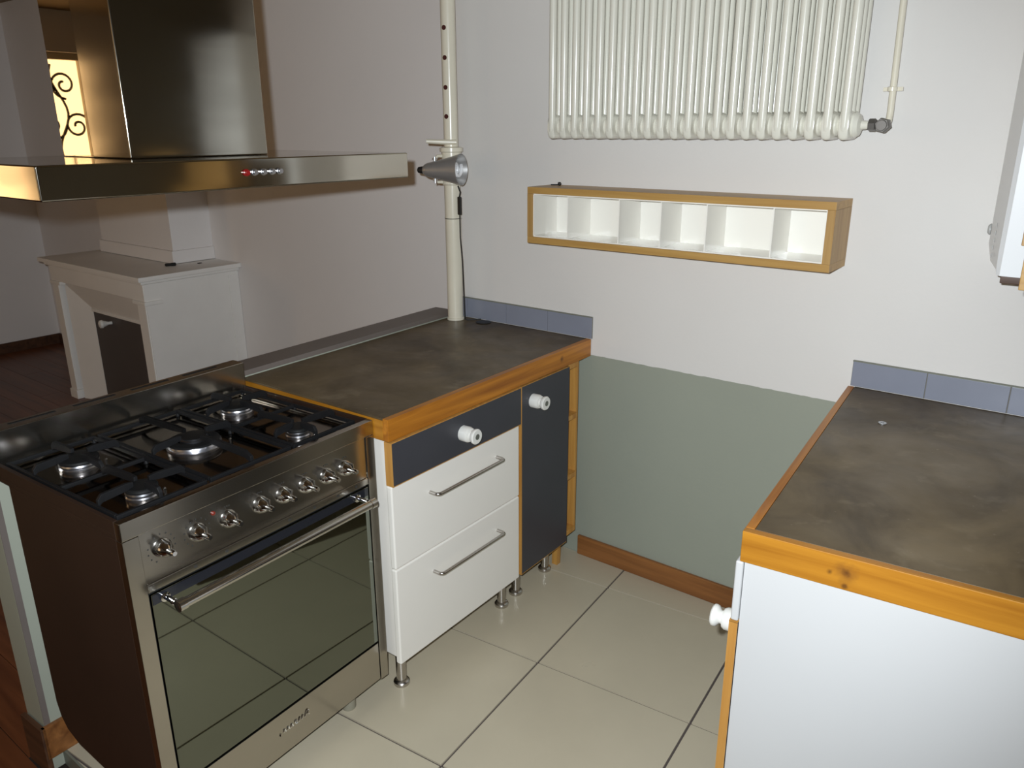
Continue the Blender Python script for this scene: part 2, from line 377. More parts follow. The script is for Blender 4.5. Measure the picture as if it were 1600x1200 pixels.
# ------------------------------------------------------------------ fireplace
fp = thing('fireplace', 'cream painted fireplace surround with grey door in the far room', 'fireplace', (-4.735, -0.30, ZL))
def fb(x0, x1, y0, y1, z0, z1): return B(x0+4.735, x1+4.735, y0+0.30, y1+0.30, z0-ZL, z1-ZL)
fb(-5.35, -4.12, -0.303, YF-0.001, 0.842, 0.868).build('mantel_shelf', 'mantel', fp, 0.004)
fb(-5.325, -4.145, -0.280, YF-0.001, 0.822, 0.842).build('moulding', 'mantel', fp, 0.006)
fb(-5.30, -4.168, -0.262, -0.16, 0.725, 0.822).build('frieze', 'mantel', fp, 0.003)
for (x0, x1) in ((-5.31, -5.175), (-4.29, -4.155)):
    fb(x0, x1, -0.270, -0.16, 0.703, 0.725).build('capital', 'mantel', fp, 0.004)
for (x0, x1) in ((-5.295, -5.215), (-4.255, -4.17)):
    fb(x0, x1, -0.262, -0.16, ZL+0.06, 0.703).build('jamb', 'mantel', fp, 0.003)
    fb(x0-0.008, x1+0.008, -0.270, -0.16, ZL, ZL+0.06).build('plinth_block', 'mantel', fp, 0.003)
fb(-4.1697, -4.1655, -0.255, YF-0.001, ZL+0.001, 0.8215).build('side_panel', 'mantel', fp)
sidem = fb(-4.20, -4.1702, -0.1598, YF-0.001, ZL, 0.822); sidem.build('side_panel', 'mantel', fp, 0.003)
fb(-5.30, -5.265, -0.16, YF-0.001, ZL, 0.822).build('side_panel', 'mantel', fp, 0.003)
fb(-4.1653, -4.160, YF-0.07, YF-0.002, ZL, 0.80).build('side_strip', 'mantel', fp, 0.001)
dx = 4.735
def fpoly(poly, z0, z1): return MB().prism([(x+dx, y+0.30) for x, y in poly], z0-ZL, z1-ZL)
fpoly([(-5.195, -0.232), (-5.005, -0.170), (-5.010, -0.155), (-5.195, -0.215)], ZL, 0.70).build('splayed_cheek', 'mantel', fp)
fpoly([(-4.27, -0.232), (-4.40, -0.170), (-4.395, -0.155), (-4.27, -0.215)], ZL, 0.70).build('splayed_cheek', 'mantel', fp)
MB().add([(x+dx, y+0.3, z-ZL) for x, y, z in ((-5.195, -0.236, 0.715), (-4.27, -0.236, 0.715), (-4.40, -0.174, 0.566), (-5.005, -0.174, 0.566), (-5.195, -0.216, 0.722), (-4.27, -0.216, 0.722), (-4.40, -0.158, 0.572), (-5.005, -0.158, 0.572))],
         [(0,1,2,3),(7,6,5,4),(0,4,5,1),(1,5,6,2),(2,6,7,3),(3,7,4,0)]).build('sloped_lintel', 'mantel', fp)
fb(-5.005, -4.40, -0.182, -0.158, 0.548, 0.565).build('door_head', 'mantel', fp, 0.003)
fd = fb(-5.0, -4.405, -0.172, -0.158, ZL+0.005, 0.547).build('door', 'grey_door', fp, 0.002)
KN = [(0.024, 0), (0.024, 0.024), (0.021, 0.030), (0.015, 0.032), (0.014, 0.037), (0.022, 0.043), (0.0235, 0.047), (0.0235, 0.052), (0.021, 0.055)]
kb = MB().lathe([(0.010, 0), (0.010, 0.02), (0.014, 0.03), (0.020, 0.045), (0.026, 0.055), (0.024, 0.068), (0.012, 0.074)], (-4.78+dx, 0.128, 0.505-ZL), (-0.2, -1, 0), 16).build('knob', 'porcelain', fd)
pen = thing('marker_pen', 'black marker pen lying on the mantelpiece', 'pen', (-4.345, 0.01, 0.8695))
MB().lathe([(0.005, -0.028), (0.0085, -0.024), (0.0085, 0.008)], (0, 0, 0.0085), (0.25, 1, 0), 12).build('barrel', 'black_plastic', pen)
MB().lathe([(0.0095, 0.008), (0.0095, 0.030), (0.007, 0.033)], (0, 0, 0.0085), (0.25, 1, 0), 12).build('cap', 'black_plastic', pen)
o = MB().box(-0.008, 0.008, -0.012, 0.012, 0, 0.004).build('paper_scrap', 'black_plastic', None, 0.002); o.location = (-4.30, 0.17, 0.8685)
tag(o, 'tiny dark scrap on the mantelpiece near the wall', 'scrap')

# ------------------------------------------------------------------ left run: frame KL
KLo, KLa = (-1.467, 0, 0), 1.1
ct = thing('worktop', 'grey-brown worktop with oak edging between cooker and back wall', 'worktop', KLo, KLa)
MB().prism([(-0.0205, -0.002), (-0.0205, -1.030), (-0.632, -1.030), (-0.654, 0.009)], 0.828, 0.8895).build('slab', 'stone', ct, 0.0015)
B(-0.020, 0.0, -1.040, -0.004, 0.826, 0.890).build('front_edging', 'oak_y', ct, 0.002)
B(-0.630, -0.0205, -1.040, -1.0305, 0.826, 0.8838).build('end_edging', 'oak_x', ct, 0.001)
B(-0.630, -0.0205, -1.0395, -1.0305, 0.8840, 0.8895).build('slab_lip', 'stone', ct, 0.001)
# upstand tiles
def upstand(name, label, xs, y, z0, z1, wid=0.198):
    t = thing(name, label, 'upstand', (xs[0], y, z0))
    for i in range(len(xs)-1):
        B(xs[i]-xs[0]+0.001, xs[i+1]-xs[0]-0.001, -0.0075, -0.0005, 0.001, z1-z0).build('tile', 'blue_tile', t, 0.0015)
    B(0, xs[-1]-xs[0], -0.0045, -0.0003, 0.0005, z1-z0-0.0005).build('joint', 'tile_joint', t)
    B(0, xs[-1]-xs[0], -0.010, -0.0003, z1-z0+0.0003, z1-z0+0.003).build('top_trim', 'ledge_edge', t)
    return t
upstand('tile_upstand', 'row of grey-blue tiles behind the pole and left worktop', [-2.10, -2.058, -1.858, -1.660, -1.464], -0.0005, 0.8905, 0.969)

def porcelain_knob(parent, o, d):
    k = MB().lathe(KN, o, d, 24).build('knob', 'porcelain', parent)
    dd = Vector(d); MB().lathe([(0.009, 0.0548), (0.009, 0.0558)], o, d, 14).build('screw', 'screw', k)
    return k
def bar_handle(parent, x, y0, y1, z, rod=0.0055, out=0.032):
    pts = [(x, y0, z)]+[(x+out-0.012+0.012*math.sin(R(a)), y0+0.012-0.012*math.cos(R(a)), z) for a in range(0, 91, 15)] + \
          [(x+out-0.012+0.012*math.cos(R(a)), y1-0.012+0.012*math.sin(R(a)), z) for a in range(0, 91, 15)]+[(x, y1, z)]
    return MB().tube(pts, rod, 12).build('bar_handle', 'steel_rod', parent)
def cab_leg(parent, x, y, ztop):
    return MB().lathe([(0.024, 0), (0.025, 0.003), (0.025, 0.011), (0.021, 0.016), (0.0155, 0.018), (0.0155, ztop)], (x, y, 0.0002), (0, 0, 1), 20).build('leg', 'steel_rod', parent)

dc = thing('drawer_cabinet', 'white drawer cabinet with anthracite top drawer beside the cooker', 'cabinet', KLo, KLa)
B(-0.58, -0.0215, -1.020, -0.452, 0.122, 0.824).build('carcass', 'white_lam', dc, 0.001)
d1 = B(-0.0205, 0.006, -1.036, -0.4485, 0.6975, 0.8215).build('drawer', 'black_lam', dc); d1['label'] = 'anthracite drawer front'
for (a, b, c, d) in ((-1.0385, -1.0363, 0.6952, 0.8238), (-1.0363, -0.4487, 0.6952, 0.6973), (-1.0363, -0.4487, 0.8217, 0.8238)):
    B(-0.0205, 0.0064, a, b, c, d).build('edge_strip', 'ply', d1)
porcelain_knob(d1, (0.006, -0.742, 0.760), (1, 0, 0))
d2 = B(-0.0205, 0.0, -1.040, -0.450, 0.438, 0.694).build('drawer', 'white_lam', dc, 0.005, 3)
d3 = B(-0.0205, 0.0, -1.040, -0.450, 0.121, 0.4355).build('drawer', 'white_lam', dc, 0.005, 3)
bar_handle(d2, 0.0, -0.888, -0.573, 0.622); bar_handle(d3, 0.0, -0.884, -0.573, 0.360)
for (x, y) in ((-0.055, -0.989), (-0.059, -0.478), (-0.52, -0.989), (-0.52, -0.478)): cab_leg(dc, x, y, 0.1215)

nc = thing('narrow_cabinet', 'narrow anthracite door cabinet between white drawers and oak shelf unit', 'cabinet', KLo, KLa)
B(-0.58, -0.0215, -0.444, -0.150, 0.125, 0.824).build('carcass', 'white_lam', nc, 0.001)
d4 = B(-0.0205, 0.0, -0.4355, -0.1475, 0.127, 0.8195).build('door', 'black_lam', nc); d4['label'] = 'anthracite door with oak edge'
for (a, b, c, d) in ((-0.4395, -0.4357, 0.125, 0.8215), (-0.4357, -0.1475, 0.125, 0.1268), (-0.4357, -0.1475, 0.8197, 0.8215)):
    B(-0.0205, 0.0004, a, b, c, d).build('edge_strip', 'ply', d4)
porcelain_knob(d4, (0.0, -0.372, 0.757), (1, 0, 0))
for (x, y) in ((-0.065, -0.385), (-0.07, -0.190), (-0.52, -0.385), (-0.52, -0.190)): cab_leg(nc, x, y, 0.1245)

su = thing('shelf_unit', 'narrow open oak shelf unit at the end of the left cabinets', 'shelf', KLo, KLa)
B(-0.40, -0.012, -0.079, -0.066, 0.144, 0.824).build('side_panel', 'ply', su, 0.001)
B(-0.40, -0.10, -0.1475, -0.1435, 0.144, 0.824).build('side_panel', 'ply', su, 0.001)
for z in (0.144, 0.375, 0.61, 0.806): B(-0.40, -0.004, -0.1430, -0.0795, z, z+0.018).build('shelf_board', 'ply', su, 0.001)
B(-0.406, -0.4005, -0.146, -0.068, 0.144, 0.824).build('back_panel', 'ply', su)
for x in (-0.06, -0.38): B(x-0.012, x+0.012, -0.136, -0.112, 0.0002, 0.1435).build('leg', 'ply', su, 0.001)

# ------------------------------------------------------------------ range cooker: frame KS
st = thing('range_cooker', 'stainless steel range cooker with five gas burners and mirrored oven door', 'cooker', (-1.501, -1.043, 0), 3.0)
W = -0.709
side_out = [(-0.022, 0.07), (-0.022, 0.838), (-0.472, 0.838), (-0.472, 0.235), (-0.462, 0.195), (-0.44, 0.165), (-0.39, 0.142), (-0.28, 0.128), (-0.10, 0.125), (-0.06, 0.07)]
for (a, b) in ((W, W+0.012), (-0.012, 0.0)):
    MB().prism(side_out, a, b, 'y').build('side_panel', 'brown_side', st, 0.001)
B(-0.468, -0.030, W+0.0125, -0.0125, 0.20, 0.83).build('oven_body', 'gasket', st)
B(-0.40, -0.0245, W+0.05, -0.05, 0.155, 0.1995).build('drawer_box', 'gasket', st)
B(-0.53, -0.02, W, 0, 0.8385, 0.850).build('top_flange', 'brown_side', st, 0.001)
for (a, b) in ((W, W+0.036), (-0.030, 0.0)):
    B(-0.022, 0.0, a, b, 0.068, 0.838).build('front_post', 'steel', st, 0.0015)
# top rim and sunken cooktop
MB().box(-0.020, 0.0, W, 0, 0.8385, 0.880).build('front_rim', 'steel', st, 0.0025)
for (a, b) in ((W, W+0.010), (-0.010, 0)): B(-0.53, -0.0205, a, b, 0.8505, 0.880).build('side_rim', 'brown_side', st, 0.001)
hob = B(-0.53, -0.0205, W+0.0105, -0.0105, 0.8505, 0.862).build('hob_plate', 'steel_dark', st, 0.001)
MB().box(-0.528, -0.505, W+0.03, -0.03, 0.862, 0.8665).build('pressed_rib', 'steel_dark', hob, 0.002)
MB().box(-0.50, -0.04, -0.045, -0.018, 0.862, 0.868).build('pressed_rib', 'steel', hob, 0.002)
bgd = B(-0.58, -0.5305, W, 0, 0.8505, 0.953).build('backguard', 'steel', st, 0.002)
for i in range(4):
    B(-0.566, -0.556, W+0.06+i*0.155, W+0.06+i*0.155+0.11, 0.9528, 0.9536).build('vent_slot', 'gasket', bgd)
# burners
def burner(x, y, r, big=False):
    b = MB().lathe([(r*1.04, 0), (r*1.06, 0.006), (r*1.0, 0.009), (r*1.06, 0.014), (r*1.03, 0.018), (r*0.95, 0.0185)], (x, y, 0.862), (0, 0, 1), 32).build('burner', 'alu', st)
    if not big:
        MB().lathe([(r*1.0, 0.0187), (r*1.06, 0.021), (r*1.04, 0.026), (r*0.96, 0.028), (r*0.3, 0.0285)], (x, y, 0.862), (0, 0, 1), 32).build('burner_cap', 'blackcap', b)
    else:
        MB().lathe([(r*0.98, 0.0187), (r*1.0, 0.022), (r*0.93, 0.024), (r*0.66, 0.024), (r*0.64, 0.0187)], (x, y, 0.862), (0, 0, 1), 36).build('burner_cap', 'blackcap', b)
        MB().lathe([(r*0.54, 0.0187), (r*0.55, 0.026), (r*0.50, 0.028)], (x, y, 0.862), (0, 0, 1), 30).build('inner_ring', 'alu', b)
        MB().lathe([(r*0.47, 0.0282), (r*0.49, 0.031), (r*0.2, 0.033)], (x, y, 0.862), (0, 0, 1), 30).build('burner_cap', 'blackcap', b)
    MB().lathe([(0.0035, 0), (0.0035, 0.014), (0.002, 0.016)], (x+r*0.9, y+r*1.05, 0.862), (0, 0, 1), 10).build('igniter', 'steel_rod', b)
burner(-0.385, -0.585, 0.042); burner(-0.115, -0.590, 0.033); burner(-0.268, -0.358, 0.062, True); burner(-0.392, -0.138, 0.042); burner(-0.112, -0.160, 0.030)
# cast iron pan supports
def grate(y0, y1, cents):
    g = MB(); h0, h1 = 0.871, 0.881; t = 0.004; xa, xb = -0.508, -0.036
    g.box(xa, xa+2*t, y0, y1, h0, h1).box(xb-2*t, xb, y0, y1, h0, h1)
    g.box(xa+2*t, xb-2*t, y0, y0+2*t, h0, h1).box(xa+2*t, xb-2*t, y1-2*t, y1, h0, h1)
    for fx in (xa+t, xb-t, (xa+xb)/2):
        for fy in (y0+t, y1-t): g.lathe([(0.006, 0), (0.005, 0.0095)], (fx, fy, 0.862), (0, 0, 1), 10)
    G = g.build('pan_support', 'iron', st, 0.002)
    def finger(p, q):
        p = Vector(p); q = Vector(q); d = (q-p).normalized(); n = Vector((-d.y, d.x, 0))*0.0045
        mb = MB()
        prof = [(0, 0.875, 0.892), (0.12, 0.884, 0.903), (0.8, 0.889, 0.906), (1, 0.893, 0.904)]
        vs = []
        for (s_, zl, zh) in prof:
            c = p.lerp(q, s_)
            vs += [(c.x-n.x, c.y-n.y, zl), (c.x+n.x, c.y+n.y, zl), (c.x+n.x, c.y+n.y, zh), (c.x-n.x, c.y-n.y, zh)]
        fs = [(0, 3, 2, 1), (12, 13, 14, 15)]
        for k in range(3):
            for e in range(4): fs.append((k*4+e, k*4+(e+1) % 4, k*4+4+(e+1) % 4, k*4+4+e))
        mb.add(vs, fs).build('finger', 'iron', G, 0.0015)
    for (cx, cy, r) in cents:
        finger((xa+t if cx < -0.26 else xb-t, cy, 0), (cx+(-r if cx < -0.26 else r), cy, 0))
        finger((cx, y0+t, 0), (cx, cy-r, 0)); finger((cx, y1-t, 0), (cx, cy+r, 0))
        if len(cents) > 1: finger(((xa+xb)/2+0.004*(1 if cx > -0.26 else -1), cy, 0), (cx+(r if cx < -0.26 else -r), cy, 0))
        else: finger((xb-t, cy, 0), (cx+r, cy, 0)); finger((xa+t, cy-0.0, 0), (cx-r, cy, 0))
    if len(cents) > 1: B((xa+xb)/2-t, (xa+xb)/2+t, y0+2*t, y1-2*t, h0, h1).build('cross_bar', 'iron', G, 0.002)
    return G
grate(-0.692, -0.482, [(-0.385, -0.585, 0.022), (-0.115, -0.590, 0.018)])
grate(-0.474, -0.246, [(-0.268, -0.358, 0.034)])
grate(-0.238, -0.030, [(-0.392, -0.138, 0.022), (-0.112, -0.160, 0.016)])
# control panel and knobs
cp = B(-0.022, -0.004, W+0.0365, -0.0305, 0.722, 0.838).build('control_panel', 'steel', st, 0.001)
B(-0.022, -0.001, W+0.0365, -0.0305, 0.703, 0.7215).build('icon_strip', 'steel', cp, 0.001)
for ky in (-0.560, -0.480, -0.30, -0.22, -0.14, -0.075):
    B(-0.0009, -0.0005, ky-0.004, ky+0.004, 0.709, 0.7155).build('icon', 'print', cp)
ks = [-0.627, -0.543, -0.464, -0.376, -0.310, -0.240, -0.171, -0.108]
k0 = None
for i, ky in enumerate(ks):
    kz = 0.790-0.012*i/7
    if k0 is None:
        kn = MB().lathe([(0.021, 0), (0.021, 0.004), (0.018, 0.010), (0.0165, 0.016), (0.012, 0.022), (0.0075, 0.027), (0.0065, 0.044), (0.005, 0.047)], (0, 0, 0), (1, 0, 0), 28).build('control_knob', 'chrome', st)
        pn = B(0.004, 0.034, -0.0022, 0.0022, 0.006, 0.021).build('pointer', 'chrome', kn, 0.0015)
        k0, p0 = kn, pn
    else:
        kn = k0.copy(); COL.objects.link(kn); kn.parent = st
        pn = p0.copy(); COL.objects.link(pn); pn.parent = kn
    kn.location = (-0.0038, ky, kz); kn.rotation_euler = (R(random.uniform(-8, 8)), 0, 0)
    tk = MB()
    for q in range(13 if i < 2 else 3):
        a = R(-60+q*25) if i < 2 else R(80+q*10)
        cy_, cz_ = ky+0.031*math.cos(a), kz+0.031*math.sin(a)
        tk.box(-0.0039, -0.0033, cy_-0.0014, cy_+0.0014, cz_-0.0014, cz_+0.0014)
    tk.build('dial_marks', 'print', cp)
MB().lathe([(0.005, 0), (0.005, 0.003), (0.003, 0.005)], (-0.0042, -0.500, 0.815), (1, 0, 0), 12).build('indicator_lamp', 'redlamp', cp)
# oven door
od = B(-0.026, -0.008, W+0.0385, -0.0325, 0.2005, 0.700).build('oven_door', 'gasket', st, 0.001)
B(-0.0078, 0.0, W+0.040, -0.034, 0.204, 0.697).build('door_glass', 'oven_glass', od, 0.001)
B(0.0002, 0.0008, W+0.042, -0.036, 0.672, 0.695).build('glass_border', 'oven_band', od)
hd = MB().lathe([(0.0105, 0), (0.0135, 0.001), (0.0135, 0.018), (0.0115, 0.019), (0.0115, 0.561), (0.0135, 0.562), (0.0135, 0.579), (0.0105, 0.580)], (0.058, -0.648, 0.681), (0, 1, 0), 20).build('handle', 'bar', od)
for yy in (-0.640, -0.078):
    MB().lathe([(0.011, 0), (0.011, 0.004), (0.006, 0.005), (0.006, 0.03), (0.0075, 0.031), (0.0075, 0.036), (0.006, 0.037), (0.006, 0.050)], (0.0009, yy, 0.681), (1, 0, 0), 14).build('bracket', 'chrome', hd)
# bottom drawer with raised lettering (unreadable script)
dr = B(-0.024, -0.001, W+0.0385, -0.0325, 0.072, 0.196).build('storage_drawer', 'steel', st, 0.002)
let = MB(); ly = -0.398
def stroke(pts, r=0.0016): let.tube([(0.0005, ly+a*0.001, 0.137+b*0.001) for a, b in pts], r, 6)
stroke([(0, -3), (2, 0), (3, 3)])
for k in range(3):
    ly = -0.386+k*0.012; stroke([(0, 0), (1, 7), (3, 9), (5, 8), (6, 4), (7, 0)])
ly = -0.348; stroke([(0, 5), (6, 6), (6, 10), (2, 11), (0, 6), (2, 0), (7, 1)])
ly = -0.336; stroke([(0, 0), (2, 8), (4, 14), (2, 8), (7, 9)])
ly = -0.326; stroke([(0, 0), (2, 8), (4, 14), (2, 8), (7, 9)])
ly = -0.315; stroke([(0, 0), (3, 9), (6, 16), (11, 17), (13, 13), (8, 9), (4, 8), (9, 6), (14, 0)])
let.build('raised_lettering', 'chrome', dr)
for (x, y) in ((-0.056, -0.114), (-0.056, W+0.10), (-0.36, -0.114), (-0.36, W+0.10)):
    MB().lathe([(0.019, 0), (0.021, 0.004), (0.021, 0.154)], (x, y, 0.0003), (0, 0, 1), 20).build('foot', mat('grey_plastic_foot', lin((150, 146, 130)), 0.5) if (x, y) == (-0.056, -0.114) else 'ledge_edge', st)

# ------------------------------------------------------------------ range hood
hood = thing('range_hood', 'brushed steel island range hood with square chimney over the cooker', 'hood', (-1.52, -1.305, 1.499))
hy0, hy1 = -0.456, 0.456
CN = MB().box(-0.55, 0.0, hy0, hy1, 0.0, 0.0625).build('canopy', 'steel_hood', hood, 0.0035, 3)
for s in (-1, 1):
    B(-0.50, -0.05, 0.02*s if s > 0 else -0.42, 0.42 if s > 0 else -0.02, -0.004, -0.0003).build('grease_filter', 'steel', hood, 0.001)
B(-0.334, -0.170, -0.195, 0.148, 0.0628, 1.0).build('chimney_front', 'steel_hood', hood, 0.003, 3)
B(-0.485, -0.3365, -0.192, 0.145, 0.0628, 1.0).build('chimney_rear', 'steel_mirror', hood, 0.002)
for i, yy in enumerate((-0.035, -0.015, 0.008, 0.030, 0.050)):
    MB().lathe([(0.0075, 0), (0.0075, 0.003), (0.006, 0.004), (0.006, 0.008), (0.005, 0.009)], (0.0003, yy, 0.033), (1, 0, 0), 16).build('button' if i else 'power_light', 'alu' if i else 'red', hood)

# ------------------------------------------------------------------ pole, lamp, cord
PX, PY = -2.072, -0.064
pole = thing('support_pole', 'cream painted steel prop standing on the corner of the left worktop', 'pole', (PX, PY, 0.8905))
Z = lambda z: z-0.8905
MB().lathe([(0.0345, 0), (0.0345, 0.008), (0.031, 0.010), (0.031, Z(1.415))], (0, 0, 0), (0, 0, 1), 28).build('lower_tube', 'cream', pole)
MB().lathe([(0.034, Z(1.4152)), (0.038, Z(1.42)), (0.038, Z(1.535)), (0.044, Z(1.538)), (0.044, Z(1.552)), (0.032, Z(1.556))], (0, 0, 0), (0, 0, 1), 28).build('collar', 'cream', pole)
ut = MB().lathe([(0.027, Z(1.5562)), (0.027, Z(2.499))], (0, 0, 0), (0, 0, 1), 28).build('upper_tube', 'cream', pole)
dn = Vector((0.667-0.25, -0.745-0.10, 0)).normalized()
for z in (1.663, 1.764, 1.865, 1.965, 2.066, 2.166, 2.266, 2.366):
    MB().lathe([(0.0085, 0.0255), (0.0085, 0.0278)], (0, 0, Z(z)), (dn.x-0.30, dn.y-0.18, 0), 14).build('pin_hole', 'rust', ut)
rv = Vector((0.745, 0.667, 0)); tv = Vector((0.667, -0.745, 0))   # across the view / towards the room
hp = rv*0.02+tv*0.028
MB().tube([hp+Vector((0, 0, Z(1.572))), hp-rv*0.05+Vector((0, 0, Z(1.573))), hp-rv*0.112+Vector((0, 0, Z(1.576)))], 0.009, 12, rads=[0.0095, 0.0095, 0.008]).build('lever', 'cream', pole)
for zz, sg in ((1.523, 1), (1.428, -1)):
    c = -rv*0.034+tv*0.022
    MB().tube([c+Vector((0, 0, Z(zz))), c-rv*0.018+Vector((0, 0, Z(zz))), c-rv*0.026+Vector((0, 0, Z(zz-sg*0.008))), c-rv*0.027+Vector((0, 0, Z(zz-sg*0.028)))], 0.006, 10).build('loop', 'cream', pole)
MB().lathe([(0.0315, 0), (0.033, 0.0015), (0.0315, 0.003)], (0, 0, Z(1.289)), (0, 0, 1), 28, closed=True).build('wire_tie', 'screw', pole)

ax = (rv*0.90+tv*0.42+Vector((0, 0, 0.02))).normalized()
lamp = thing('clamp_lamp', 'aluminium cone clamp lamp with spiral bulb fixed to the cream pole', 'lamp', (PX, PY, 1.477))
lo = tv*0.115-rv*0.012
L0 = lo-ax*0.100
MB().lathe([(0.016, 0.0), (0.023, 0.010), (0.0265, 0.022), (0.034, 0.060), (0.044, 0.105), (0.0565, 0.152), (0.0552, 0.152), (0.042, 0.105), (0.032, 0.060), (0.0245, 0.022), (0.014, 0.010)], L0, ax, 36, closed=True).build('shade', 'lamp_alu', lamp)
MB().lathe([(0.006, -0.026), (0.011, -0.022), (0.0135, -0.006), (0.0135, 0.02), (0.013, 0.045)], L0, ax, 18).build('socket', 'black_plastic', lamp)
bl = MB(); a1 = ax.orthogonal().normalized(); b1 = ax.cross(a1)
bl.tube([L0+ax*(0.075+0.070*t/60)+(a1*math.cos(t*0.42)+b1*math.sin(t*0.42))*0.022 for t in range(61)], 0.0065, 8)
bl.lathe([(0.02, 0.046), (0.022, 0.055), (0.022, 0.073), (0.012, 0.077)], L0, ax, 18)
bl.build('spiral_bulb', 'cfl', lamp)
for zz, sg in ((0.0385, 1), (-0.0395, -1)):
    c = L0+ax*0.045+Vector((0, 0, zz*0.95))
    MB().tube([c-Vector((0, 0, sg*0.012)), c+Vector((0, 0, sg*0.010))], 0.004, 10).build('clamp_screw', 'zinc', lamp)
    MB().box(c.x-0.011, c.x+0.011, c.y-0.002, c.y+0.002, c.z-0.002, c.z+0.006).build('wing_nut', 'zinc', lamp, 0.001)
MB().tube([L0+ax*0.065+tv*-0.030, -rv*0.0+tv*0.045], 0.007, 10).build('clamp_arm', 'zinc', lamp)
cz = lambda z: z-1.477
side = rv*0.026+tv*0.030
MB().tube([rv*0.022+tv*0.034+Vector((0, 0, cz(1.414))), side+rv*0.004+Vector((0, 0, cz(1.39))), side+Vector((0, 0, cz(1.372)))], 0.003, 8).build('cord', 'black_plastic', lamp)
sw = MB().box(-0.007, 0.007, -0.006, 0.006, -0.034, 0.034).build('cord_switch', 'black_plastic', lamp, 0.003)
sw.location = side+tv*0.004+Vector((0, 0, cz(1.340)))
cordp = [side+Vector((0, 0, cz(1.306))), side+rv*0.0+Vector((0, 0, cz(1.22))), side+rv*0.006+Vector((0, 0, cz(1.13))), side+rv*0.009+Vector((0, 0, cz(1.0))), side+rv*0.010+Vector((0, 0, cz(0.93))), side+rv*0.011+tv*0.002+Vector((0, 0, cz(0.898))),
         side+rv*0.020+tv*0.002+Vector((0, 0, cz(0.8935))), side+rv*0.05-tv*0.004+Vector((0, 0, cz(0.8930))), side+rv*0.075-tv*0.008+Vector((0, 0, cz(0.8930)))]
MB().tube(cordp, 0.0025, 8).build('cord', 'black_plastic', lamp)
gm = MB().lathe([(0.030, 0), (0.031, 0.001), (0.030, 0.0025), (0.024, 0.0035), (0.012, 0.0036)], (0, 0, 0), (0, 0, 1), 28).build('cable_grommet', 'black_plastic'); gm.location = (-1.945, -0.042, 0.8902)
tag(gm, 'black round cable grommet set in the worktop beside the pole', 'grommet')

# ------------------------------------------------------------------ radiator
rad = thing('radiator', 'white column radiator hung high on the back wall', 'radiator', (-1.563, 0, 1.587))
YC = -0.0915
sec_parts = None
def section_meshes():
    # lower head: stadium outline in y-z, rounded across x
    head = MB(); prof = []
    nseg = 28
    ring = []
    for k in range(7):
        t = -90+30*k; xx = 0.0125*math.sin(R(t)); s = 0.80+0.20*math.cos(R(t))
        row = []
        for i in range(nseg):
            a = 2*math.pi*i/nseg; cy = 0.0385 if math.cos(a) > 0 else -0.0385
            yy = cy+0.0105*math.cos(a)*1.0; zz = math.sin(a)
            z = 0.038+(0.038*abs(zz)**0.75*(1 if zz > 0 else -1))*s
            row.append((xx, YC+(yy)*(0.9+0.1*s), z))
        ring.append(row)
    vs = [p for r_ in ring for p in r_]; fs = []
    for k in range(6):
        for i in range(nseg): fs.append((k*nseg+i, k*nseg+(i+1) % nseg, (k+1)*nseg+(i+1) % nseg, (k+1)*nseg+i))
    fs.append(tuple(range(nseg))[::-1]); fs.append(tuple(range(6*nseg, 7*nseg)))
    head.add(vs, fs)
    return head
heads = section_meshes()
for i in range(22):
    x = i*0.930/21
    if i == 0:
        s0 = heads.build('section', 'rad', rad, ang=60)
        t0 = [MB().tube([(0, YC-0.0385, 0.70)]+[(0, YC-0.0385, 0.034)]+[(0, YC-0.0385+0.021*(1-math.cos(R(a))), 0.034-0.021*math.sin(R(a))) for a in (15, 30, 45, 60, 75, 90)]+[(0, YC+0.0385, 0.013)], 0.0128, 14).build('tube', 'rad', s0)]
        for dy in (0.0, 0.0385): t0.append(MB().tube([(0, YC+dy, 0.70), (0, YC+dy, 0.06)], 0.0125, 12).build('tube', 'rad', s0))
        h0 = MB().lathe([(0.020, -0.0222), (0.027, -0.017), (0.0285, -0.010), (0.0285, 0.010), (0.027, 0.017), (0.020, 0.0222)], (0, YC, 0.038), (1, 0, 0), 24).build('hub', 'rad', s0)
        h1 = bpy.data.objects.new('upper_head', s0.data); COL.objects.link(h1); h1.parent = s0; h1.scale = (1, 1, -1); h1.location = (0, 0, 0.76)
        parts = t0+[h0, h1]
    else:
        s = s0.copy(); COL.objects.link(s); s.parent = rad; s.location = (x, 0, 0)
        for p in parts:
            q = p.copy(); COL.objects.link(q); q.parent = s
MB().lathe([(0.032, 0.012), (0.033, 0.018), (0.029, 0.024), (0.027, 0.028), (0.020, 0.031), (0.012, 0.033), (0.0105, 0.05)], (0.930, YC, 0.038), (1, 0, 0), 28).build('end_plug', 'rad', rad)
MB().lathe([(0.026, -0.020), (0.026, -0.016), (0.016, -0.012)], (0, YC, 0.038), (1, 0, 0), 24).build('end_plug', 'rad', rad)
for x in (0.15, 0.80): B(x-0.012, x+0.012, -0.045, -0.0005, 0.30, 0.33).build('wall_bracket', 'rad', rad, 0.002)
vp = thing('radiator_pipe', 'cream supply pipe with dark valve at the right end of the radiator', 'pipe', (-0.553, 0, 1.625))
xv = -0.563+0.553
MB().lathe([(0.014, 0), (0.0165, 0.002), (0.0165, 0.017), (0.014, 0.019)], (xv-0.020, YC, 0), (1, 0, 0), 6).build('union_nut', 'brass_dark', vp)
vb = MB().lathe([(0.0165, -0.022), (0.019, -0.018), (0.019, 0.004), (0.012, 0.012)], (xv+0.017, YC, -0.001), (0, 1, 0), 6).build('valve_body', 'brass_dark', vp)
